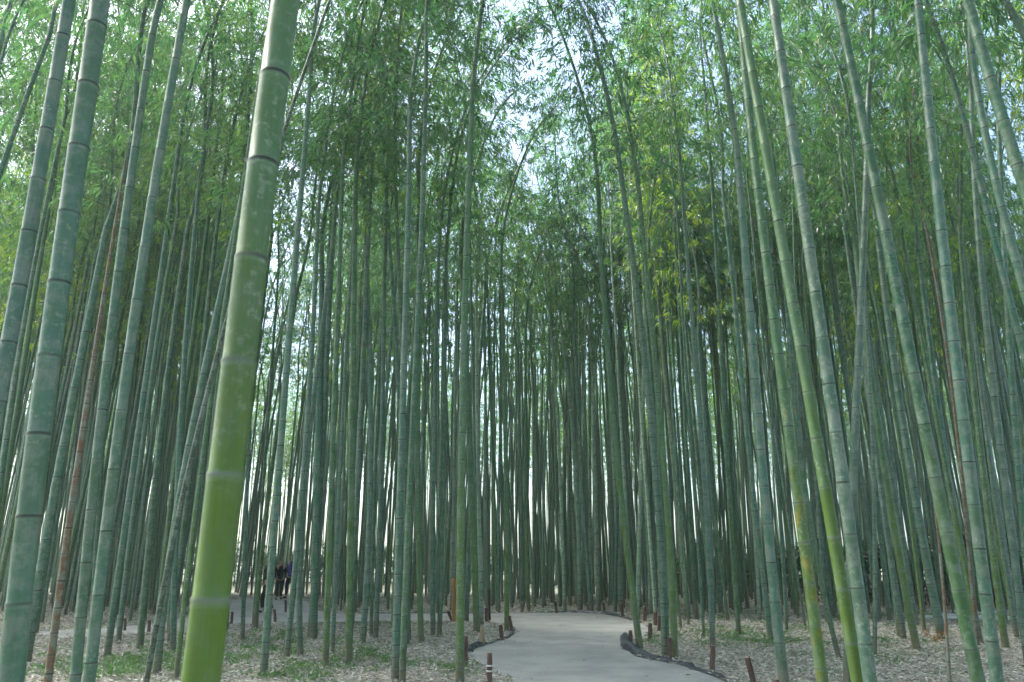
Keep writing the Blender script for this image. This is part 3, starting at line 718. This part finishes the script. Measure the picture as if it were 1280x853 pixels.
# green ground plants in patches (pixel centres of the patches, radius in metres, count)
PATCH = [(300, 812, 1.1, 2200), (335, 800, 1.0, 1200), (165, 836, 1.0, 3000), (225, 830, .9, 2200), (130, 835, .8, 1500), (60, 840, .9, 1200), (410, 838, .6, 1300), (455, 822, .5, 1100), (385, 815, .6, 900), (480, 784, .6, 700), (515, 835, .3, 500), (380, 845, .5, 900),
         (900, 801, 1.2, 2600), (950, 800, 1.0, 1600), (860, 790, .9, 900), (925, 775, 1.5, 1200), (985, 790, 1.0, 900), (1090, 805, .7, 900), (1110, 778, 1.6, 1400), (1040, 775, 1.5, 900), (820, 805, .3, 200), (740, 755, 1.5, 500), (570, 843, .25, 350), (640, 757, 2.0, 600), (1120, 830, .4, 300), (500, 755, 2, 400), (440, 758, 1.5, 300)]
P_, D_, l_, w_ = [], [], [], []
for px, py, rr, n in PATCH:
    cx_, cy_ = gnd(px, py); n = int(n * .38); rr = rr * 1.25
    nc = max(3, n // 30); c0 = rng.normal(0, rr * .5, (nc, 2)) * [1, 1.2]
    ci = rng.integers(0, nc, n); q2 = c0[ci] + rng.normal(0, .09, (n, 2))
    xx = cx_ + q2[:, 0]; yy = cy_ + q2[:, 1]; k_ = ~inside(xx, yy); xx, yy = xx[k_], yy[k_]; n = len(xx)
    P_.append(np.stack([xx, yy, gz(xx, yy) + .02 + rng.uniform(0, .07, n)], 1))
    d_ = rng.normal(0, 1, (n, 3)); d_[:, 2] = np.abs(d_[:, 2]) * .7 + .3; D_.append(d_)
    l_.append(rng.uniform(.04, .11, n)); w_.append(rng.uniform(.014, .03, n))
xx, yy = scatter(7000, 9, 30)
P_.append(np.stack([xx, yy, gz(xx, yy) + .03], 1)); d_ = rng.normal(0, 1, (len(xx), 3)); d_[:, 2] = np.abs(d_[:, 2]) + .3; D_.append(d_); l_.append(rng.uniform(.04, .09, len(xx))); w_.append(rng.uniform(.012, .025, len(xx)))
LV, LQ = leaf_quads(np.concatenate(P_), np.concatenate(D_), np.concatenate(l_), np.concatenate(w_), .2)
tag(link('ground_plants', mesh_np('ground_plants', LV, [LQ], [M_GRASS])), 'low green ground plants in scattered patches on the grove floor', 'ground cover', kind='stuff')

# ------------------------------------------------------------------ stakes
def stake(base, top, wpx, label, mat=None, depth=None, tie=False, name='stake', cat='stake', group='wooden stakes along the path', capm=None):
    if depth: dd_ = depth
    else: dd_ = gnd(*base)[1]
    b_ = np.array(at(base[0], base[1], dd_)) if depth else np.array([*gnd(*base), 0.0]); t_ = np.array(at(top[0], top[1], dd_))
    if depth: b_ = b_ + (b_ - t_) * (b_[2] / max(t_[2] - b_[2], .01))
    b_[2] = 0; r_ = max(.022, wpx * dd_ / FPX / 2)
    root = empty(name, b_.tolist()); tag(root, label, cat, group)
    h = t_ - b_; ss = np.linspace(-.06, 1, 7)[:, None]; P = h * ss
    P[1:-1, :2] += rng.normal(0, r_ * .09, (5, 2)); rad = r_ * (1 + rng.normal(0, .05, 7)); rad[-1] *= .95
    tb = Tubes().add(P, rad, 9, True)
    link('post', tb.mesh('post', [mat or M_STAKE, capm or M_CUTWOOD], True, 1), root)
    if tie:
        for f_ in (.55, .68):
            c_ = h * f_; tt = Tubes().add(np.array([c_ - [0, 0, .008], c_ + [0, 0, .008]]), r_ * 1.18, 12, True); link('tie', tt.mesh('tie', [M_WHITE]), root)
    return root
ST = [((582, 838), (582, 795), 5.5, 'tall dark stake half hidden behind the yellow-green footed bamboo'),
      ((603, 808), (603, 785), 5, 'squat tan-brown stake behind the crumpled black liner', M_TAN),
      ((628, 801), (625, 781), 5, 'brown leaning stake inside the left path corner'),
      ((640, 791), (637, 770), 4, 'black thin stake at the innermost left corner of the path'),
      ((609, 778), (608, 760), 5, 'reddish stake at the near edge of the path arm'),
      ((565, 777), (560, 764), 3.5, 'charred black stake leaning left beside the orange stump'),
      ((512, 777), (507, 763), 3, 'black tilted stake near the path arm, beside the close pair'),
      ((652, 766), (655, 752), 3, 'crooked grey stake leaning right at the far path edge'),
      ((696, 767), (694, 752), 3.2, 'dark stake at the far edge of the path, alone'),
      ((735, 766), (735, 756), 2.5, 'small brown stake on the far edge, under the slim bamboo'),
      ((756, 767), (754, 753), 3.2, 'brown stake on the far edge where the black liner thickens'),
      ((779, 773), (776, 755), 3.8, 'brown stake tilted left on the far edge by the curve'),
      ((806, 778), (806, 758), 4.2, 'grey-brown stake where the far edge curves down'),
      ((819, 783), (819, 765), 4, 'grey stake, left one of the close two behind the curve'),
      ((824, 791), (824, 769), 4.2, 'black stake, right one of the close two behind the curve'),
      ((812, 803), (813, 779), 4.8, 'dark brown stake at the inner curve right of the path'),
      ((789, 812), (788, 788), 4.4, 'reddish stake wrapped by the black liner tip'),
      ((837, 825), (837, 797), 5, 'brown stake between the feet of the waxy pair'),
      ((890, 840), (891, 807), 6, 'brown stake directly before a slim pale bamboo'),
      ((289, 781), (290, 765), 3.5, 'black stake on the left path arm by the bright bamboo'),
      ((344, 778), (343, 762), 3.2, 'dark stake beside the waxy bamboo on the left path arm'),
      ((357, 766), (357, 750), 2.6, 'black stake standing in the wide part of the left arm'),
      ((186, 791), (187, 775), 3.6, 'dark short stake at the far left path edge, right one'),
      ((156, 789), (156, 773), 3.4, 'dark short stake at the far left path edge, left one')]
for s_ in ST: stake(s_[0], s_[1], s_[2], s_[3], s_[4] if len(s_) > 4 else None)
stake((612, 870), (612, 816), 6.5, 'nearest left stake, dark with two pale ties, beside the path', depth=9.6, tie=True)
stake((944, 862), (934, 822), 7, 'nearest right stake, reddish brown and leaning left', depth=9.9)
stake((970, 880), (970, 849), 6, 'stake whose top just shows at the bottom edge', depth=8.9)
stake((568, 778), (567, 723), 5.5, 'orange dry bamboo stump cut at chest height', M_ORANGE, name='bamboo_stump', cat='stump', group='cut bamboo stumps')
stake((612, 776), (611, 737), 3, 'thin dark bamboo stump with a pale cut top', M_DARKRAIL, name='bamboo_stump', cat='stump', group='cut bamboo stumps', capm=M_WHITE)

# ------------------------------------------------------------------ black plastic liner along the edges
def liner(line, h0, h1, label, wob=.03, thick=.012):
    L_ = smooth_line(line, 8); n = len(L_); v_ = []; prof = 5
    T_ = np.gradient(L_, axis=0); T_ /= np.linalg.norm(T_, axis=1)[:, None]; Nn = np.stack([-T_[:, 1], T_[:, 0]], 1)
    hs = np.interp(np.arange(n), np.linspace(0, n - 1, len(h0)), h0)
    ph = rng.uniform(0, 6, 3)
    for a_ in range(n):
        s_ = a_ * .5
        o_ = wob * (math.sin(s_ * .9 + ph[0]) + .6 * math.sin(s_ * 2.3 + ph[1])); hh = .48 * hs[a_] * (1 + .18 * math.sin(s_ * 1.1 + ph[2]) + rng.normal(0, .03))
        for c_ in ((-.5, -.02), (-.35, .55), (0, 1.0), (.3, .85), (.5, -.02)):
            lat = o_ + c_[0] * (h1 + hs[a_] * .5) + rng.normal(0, .05 * hs[a_])
            v_.append((L_[a_, 0] + Nn[a_, 0] * lat, L_[a_, 1] + Nn[a_, 1] * lat, max(.0, .012 + c_[1] * hh)))
    i_, j_ = np.meshgrid(np.arange(n - 1), np.arange(prof - 1), indexing='ij')
    Q_ = np.stack([i_ * prof + j_, i_ * prof + j_ + 1, (i_ + 1) * prof + j_ + 1, (i_ + 1) * prof + j_], -1).reshape(-1, 4)
    ob = link('path_edging', mesh_np('path_edging', v_, [Q_, np.array([[0, 1, 2, 3, 4]]), np.arange((n - 1) * prof, n * prof)[None, ::-1]], [M_PLASTIC], [0, 0, 0], smooth=True))
    return tag(ob, label, 'edging', 'strips of black plastic path edging')
g = gnd
liner([g(640, 765.5), g(680, 766), g(715, 766), g(745, 767), g(768, 770), g(788, 775), g(801, 779)], [.03, .05, .10, .14, .12, .08, .04], .05, 'low black plastic strip along the far curve of the path')
liner([g(781, 801), g(783, 808), g(790, 815), g(802, 820), g(822, 826), g(842, 830), g(861, 835), g(882, 842), g(912, 854)], [.26, .30, .22, .16, .13, .11, .10, .08, .06], .05, 'crumpled black plastic liner edging the right side of the path')
liner([g(586, 816), g(590, 811), g(598, 808), g(606, 806)], [.08, .15, .14, .08], .06, 'bunched black plastic lump at the left path corner', .05)
liner([g(606, 807), g(622, 801.5), g(634, 797.5), g(643, 790), g(640, 785)], [.05, .05, .06, .08, .04], .03, 'dark liner hugging the left inner curve')
liner([g(500, 778.5), g(460, 779), g(430, 779.5), g(400, 780), g(360, 780.5), g(310, 781)], [.03, .05, .06, .05, .03, .03], .03, 'dark liner on the near edge of the left path arm')
liner([g(470, 767.5), g(520, 767), g(570, 767), g(620, 766.5)], [.04, .05, .05, .04], .03, 'straight dark liner on the far edge of the path arm')

# ------------------------------------------------------------------ hedge and fences
def hedge(line, h, wid, n, label, seed):
    rg = np.random.default_rng(seed); L_ = smooth_line(line, 8)
    s_ = np.concatenate([[0], np.cumsum(np.linalg.norm(np.diff(L_, axis=0), axis=1))]); tot = s_[-1]
    root = empty('hedge', (L_[0, 0], L_[0, 1], 0)); tag(root, label, 'hedge')
    o0 = np.array([L_[0, 0], L_[0, 1], 0])
    nc = int(tot * h * 9); t_ = rg.uniform(0, tot, nc)
    cx_ = np.interp(t_, s_, L_[:, 0]) + rg.normal(0, wid * .35, nc); cy_ = np.interp(t_, s_, L_[:, 1]) + rg.normal(0, wid * .35, nc)
    top = h * (.85 + .15 * np.sin(t_ * 1.3) + .1 * np.sin(t_ * 3.1)); cz = .25 + rg.random(nc) ** .8 * (top - .2)
    k_ = n // nc; P = np.repeat(np.stack([cx_, cy_, cz], 1), k_, 0) + rg.normal(0, .13, (nc * k_, 3)); P[:, 2] = np.abs(P[:, 2])
    D = rg.normal(0, 1, (len(P), 3)); D[:, 2] -= .2
    V_, Q_ = leaf_quads(P - o0, D, rg.uniform(.06, .12, len(P)), rg.uniform(.05, .08, len(P)), .2, rg)
    link('foliage', mesh_np('foliage', V_, [Q_], [M_HEDGE]), root)
    tb = Tubes()
    for c_ in range(int(tot * 2.2)):
        a_ = rg.uniform(0, tot); b_ = np.array([np.interp(a_, s_, L_[:, 0]) + rg.normal(0, .15), np.interp(a_, s_, L_[:, 1]) + rg.normal(0, .15), 0]) - o0
        for _ in range(3):
            e_ = b_ + np.array([rg.normal(0, .25), rg.normal(0, .25), h * rg.uniform(.6, .9)])
            tb.add(np.array([b_, (b_ + e_) / 2 + rg.normal(0, .05, 3), e_]), np.array([.015, .01, .005]), 4)
    link('stem', tb.mesh('stem', [M_DARKRAIL]), root)['kind'] = 'stuff'
hedge([(5.5, 38.7), (8.1, 35.2), (12.1, 29.2), (16.3, 24.7), (20.3, 20.0)], 2.3, 1.2, 80000, 'dark leafy hedge behind the bamboo rail fence at right', 1)
hedge([(-37, 49), (-20, 49.2), (-8, 49.3), (5.5, 49), (12, 49)], 2.4, 1.0, 130000, 'low dark hedge closing the back of the grove', 2)
def fence(line, rails, ph, spacing, label, rmat, rr=.022, brush=0):
    L_ = smooth_line(line, 8); s_ = np.concatenate([[0], np.cumsum(np.linalg.norm(np.diff(L_, axis=0), axis=1))]); tot = s_[-1]
    o0 = np.array([L_[0, 0], L_[0, 1], 0]); root = empty('rail_fence', o0.tolist()); tag(root, label, 'fence')
    for z_ in rails:
        P = np.stack([L_[:, 0], L_[:, 1], np.full(len(L_), z_) + rng.normal(0, .012, len(L_))], 1) - o0
        link('rail', Tubes().add(P, rr, 7, True).mesh('rail', [rmat]), root)
    n = int(tot / spacing) + 1
    pm = Tubes().add(np.array([[0, 0, -.05], [0, 0, ph * .5], [0, 0, ph]]), .035, 8, True).mesh('post', [M_DARKRAIL])
    for k_ in range(n):
        a_ = min(tot, k_ * spacing); p_ = link('post', pm, root)
        p_.location = (np.interp(a_, s_, L_[:, 0]) - o0[0], np.interp(a_, s_, L_[:, 1]) - o0[1] + .07, 0)
    if brush:
        tb = Tubes()
        for k_ in range(int(tot * brush)):
            a_ = rng.uniform(0, tot); b_ = np.array([np.interp(a_, s_, L_[:, 0]), np.interp(a_, s_, L_[:, 1]) + .13, 0]) - o0 + [0, rng.normal(0, .03), .02]
            tb.add(np.array([b_, b_ + [rng.normal(0, .08), 0, rng.uniform(.5, .75)]]), .009, 3)
        o_ = link('brushwood', tb.mesh('brushwood', [M_STAKE]), root); o_['kind'] = 'stuff'
fence([(3.5, 40.2), (7.3, 34.3), (11.3, 28.3), (15.4, 23.9), (19.2, 19.4)], (.42, .95, 1.55, 1.72), 1.8, 2.0, 'grey bamboo rail fence running in front of the right hedge', M_RAIL, .024, 26)
fence([(-24, 47.6), (-12, 47.9), (3.5, 47.8)], (.12, .62, 1.1), 1.25, 2.0, 'dark low rail fence across the back of the grove', M_DARKRAIL, .03)
# bleached poles lying on the ground at right
for (xa, ya, xb, yb, wd, lb) in ((1150, 774, 1270, 780, .09, 'long bleached bamboo pole lying lowest before the hedge'), (1168, 771, 1285, 778, .085, 'bleached pole lying just behind the lowest one'), (1190, 767, 1262, 772, .06, 'short grey pole lying behind the other two'), (1240, 768, 1310, 769, .09, 'thick pale pole lying at the right edge before the hedge')):
    a_ = np.array([*gnd(xa, ya), .05]); b_ = np.array([*gnd(xb, yb), .06 + wd * .4]); n = 9
    P = a_ + (b_ - a_) * np.linspace(0, 1, n)[:, None]; P[:, 2] += rng.normal(0, .004, n)
    root = empty('bamboo_pole', a_.tolist()); tag(root, lb, 'pole', 'bleached poles lying by the hedge')
    Lp = np.linalg.norm(b_ - a_)
    cm_ = culm_mesh((np.array([np.linspace(0, 1, n)]).T) * (b_ - a_), wd / 2, .3, 0, 10, M_POLE, topr=wd * .4, taper_from=1)
    link('culm', cm_, root)
# rust coloured sheath debris at a foot
bx, by = gnd(1172, 806)
P = np.array([[bx, by, .03]]) + rng.normal(0, 1, (16, 3)) * [.10, .10, .0]
P[:, 2] = .04 + np.abs(rng.normal(0, .10, 16)); D = rng.normal(0, 1, (16, 3)); D[:, 2] = np.abs(D[:, 2]) + .4
V_, Q_ = leaf_quads(P, D, rng.uniform(.12, .22, 16), rng.uniform(.03, .06, 16), .3)
tag(link('culm_sheath', mesh_np('culm_sheath', V_, [Q_], [M_ORANGE])), 'dry rust-brown sheaths at the foot of a waxy bamboo', 'dry sheaths', kind='stuff')

# ------------------------------------------------------------------ walkers
def skin_body(name, chains, mat, parent, sub=2):
    """chains: list of lists of (x,y,z,r); the first vertex of later chains joins the nearest existing vertex"""
    verts, edges, rad = [], [], []
    for ch in chains:
        prev = None
        for (x, y, z, r) in ch:
            hit = next((i for i, v_ in enumerate(verts) if (Vector(v_) - Vector((x, y, z))).length < 1e-4), None)
            if hit is None: verts.append((x, y, z)); rad.append(r); hit = len(verts) - 1
            if prev is not None and prev != hit: edges.append((prev, hit))
            prev = hit
    me = bpy.data.meshes.new(name); me.from_pydata(verts, edges, [])
    ob = link(name, me, parent); me.materials.append(mat)
    sk = ob.modifiers.new('skin', 'SKIN'); sk.use_smooth_shade = True
    sv = me.skin_vertices[0].data
    for i, r in enumerate(rad):
        rx, ry = (r if isinstance(r, tuple) else (r, r)); sv[i].radius = (rx, ry)
    sv[0].use_root = True
    su = ob.modifiers.new('sub', 'SUBSURF'); su.levels = sub; su.render_levels = sub
    return ob
def walker(xy, H, face, coat, legs, label, scarf=False):
    root = empty('person', (xy[0], xy[1], 0)); root.rotation_euler = (0, 0, face); tag(root, label, 'person')
    k = H / 1.7; g_ = lambda pts: [(a * k, b * k, c * k, (r[0] * k, r[1] * k) if isinstance(r, tuple) else r * k) for a, b, c, r in pts]
    pel = (0, 0, .92, .125)
    # one continuous figure: pelvis, spine, neck, head, arms with hands, legs mid-stride with feet
    body = skin_body('body', [g_([pel, (0, 0, 1.12, .11), (0, 0, 1.34, .125), (0, .0, 1.45, .06), (0, .01, 1.52, .052), (0, .02, 1.585, .082), (0, .01, 1.65, .078)])]
        + [g_([(0, 0, 1.34, .125), (s * .17, 0, 1.38, .058), (s * .22, -.03, 1.10, .042), (s * .20, .12 * s + .05, .88, .033), (s * .19, .15 * s + .07, .80, .03), (s * .185, .16 * s + .08, .73, .018)]) for s in (-1, 1)]
        + [g_([pel, (s * .09, 0, .84, .095), (s * .10, .10 * s + .04, .50, .062), (s * .10, .16 * s - .06, .10, .04), (s * .10, .16 * s + .0, .035, .038), (s * .105, .16 * s + .13, .03, .03)]) for s in (-1, 1)], M_SKIN, root)
    skin_body('coat', [g_([(0, 0, 1.12, .15), (0, 0, .80, .17)]), g_([(0, 0, 1.12, .15), (0, 0, 1.36, .15), (0, 0, 1.44, .075)])]
        + [g_([(0, 0, 1.36, .15), (s * .18, 0, 1.38, .075), (s * .225, -.03, 1.10, .058), (s * .203, .12 * s + .05, .87, .048)]) for s in (-1, 1)], coat, root)
    skin_body('trousers', [g_([(0, 0, .90, .14), (s * .09, 0, .80, .105), (s * .10, .10 * s + .04, .50, .075), (s * .10, .16 * s - .05, .13, .055)]) for s in (-1, 1)], legs, root)
    for s in (-1, 1):
        skin_body('shoe', [g_([(s * .10, .16 * s - .05, .06, .045), (s * .105, .16 * s + .04, .045, .045), (s * .105, .16 * s + .14, .035, .032)])], M_BLACK, root)
    hair = skin_body('hair', [g_([(0, -.02, 1.67, .088), (0, -.045, 1.60, .085), (0, -.055, 1.50, .06)])], M_HAIR, root)
    # nose, ears: small shapes on the head; eyes and mouth
    for s in (-1, 1):
        skin_body('ear', [g_([(s * .082, .015, 1.575, .010), (s * .086, .010, 1.605, .013)])], M_SKIN, root, 1)
        skin_body('eye', [g_([(s * .030, .098, 1.605, .007), (s * .042, .094, 1.605, .006)])], M_HAIR, root, 1)
    skin_body('nose', [g_([(0, .095, 1.60, .008), (0, .115, 1.572, .012)])], M_SKIN, root, 1)
    skin_body('mouth', [g_([(-.02, .097, 1.545, .006), (.02, .097, 1.545, .006)])], M_PINK, root, 1)
    if scarf: skin_body('scarf', [g_([(-.07, .02, 1.45, .04), (0, .08, 1.44, .045), (.07, .02, 1.45, .04), (0, -.06, 1.47, .035)])], M_PINK, root)
walker(persons_xy[0], 1.68, R(160), M_PURPLE, M_NAVY, 'walker in a purple coat and dark trousers on the left path arm')
walker(persons_xy[1], 1.50, R(200), M_BLACK, M_BLACK, 'walker in a black coat with pinkish scarf beside the purple-coated one', True)
walker(persons_xy[2], 1.58, R(100), M_BLACK, M_BLACK, 'walker all in black partly hidden by a waxy bamboo stem')

# ------------------------------------------------------------------ the air of the grove
bm = bmesh.new(); bmesh.ops.create_cube(bm, size=1)
for v_ in bm.verts: v_.co = (v_.co.x * 640, v_.co.y * 640, 11 + v_.co.z * 24)
me = bpy.data.meshes.new('haze'); bm.to_mesh(me); bm.free()
mh, t, o = new_mat('haze'); pv = t.nodes.new('ShaderNodeVolumePrincipled')
pv.inputs['Color'].default_value = (.80, 1, .90, 1); pv.inputs['Density'].default_value = .0014; pv.inputs['Anisotropy'].default_value = .35
t.links.new(pv.outputs[0], o.inputs['Volume']); me.materials.append(mh)
tag(link('haze', me), 'pale thin haze in the air of the grove', 'haze', kind='stuff')
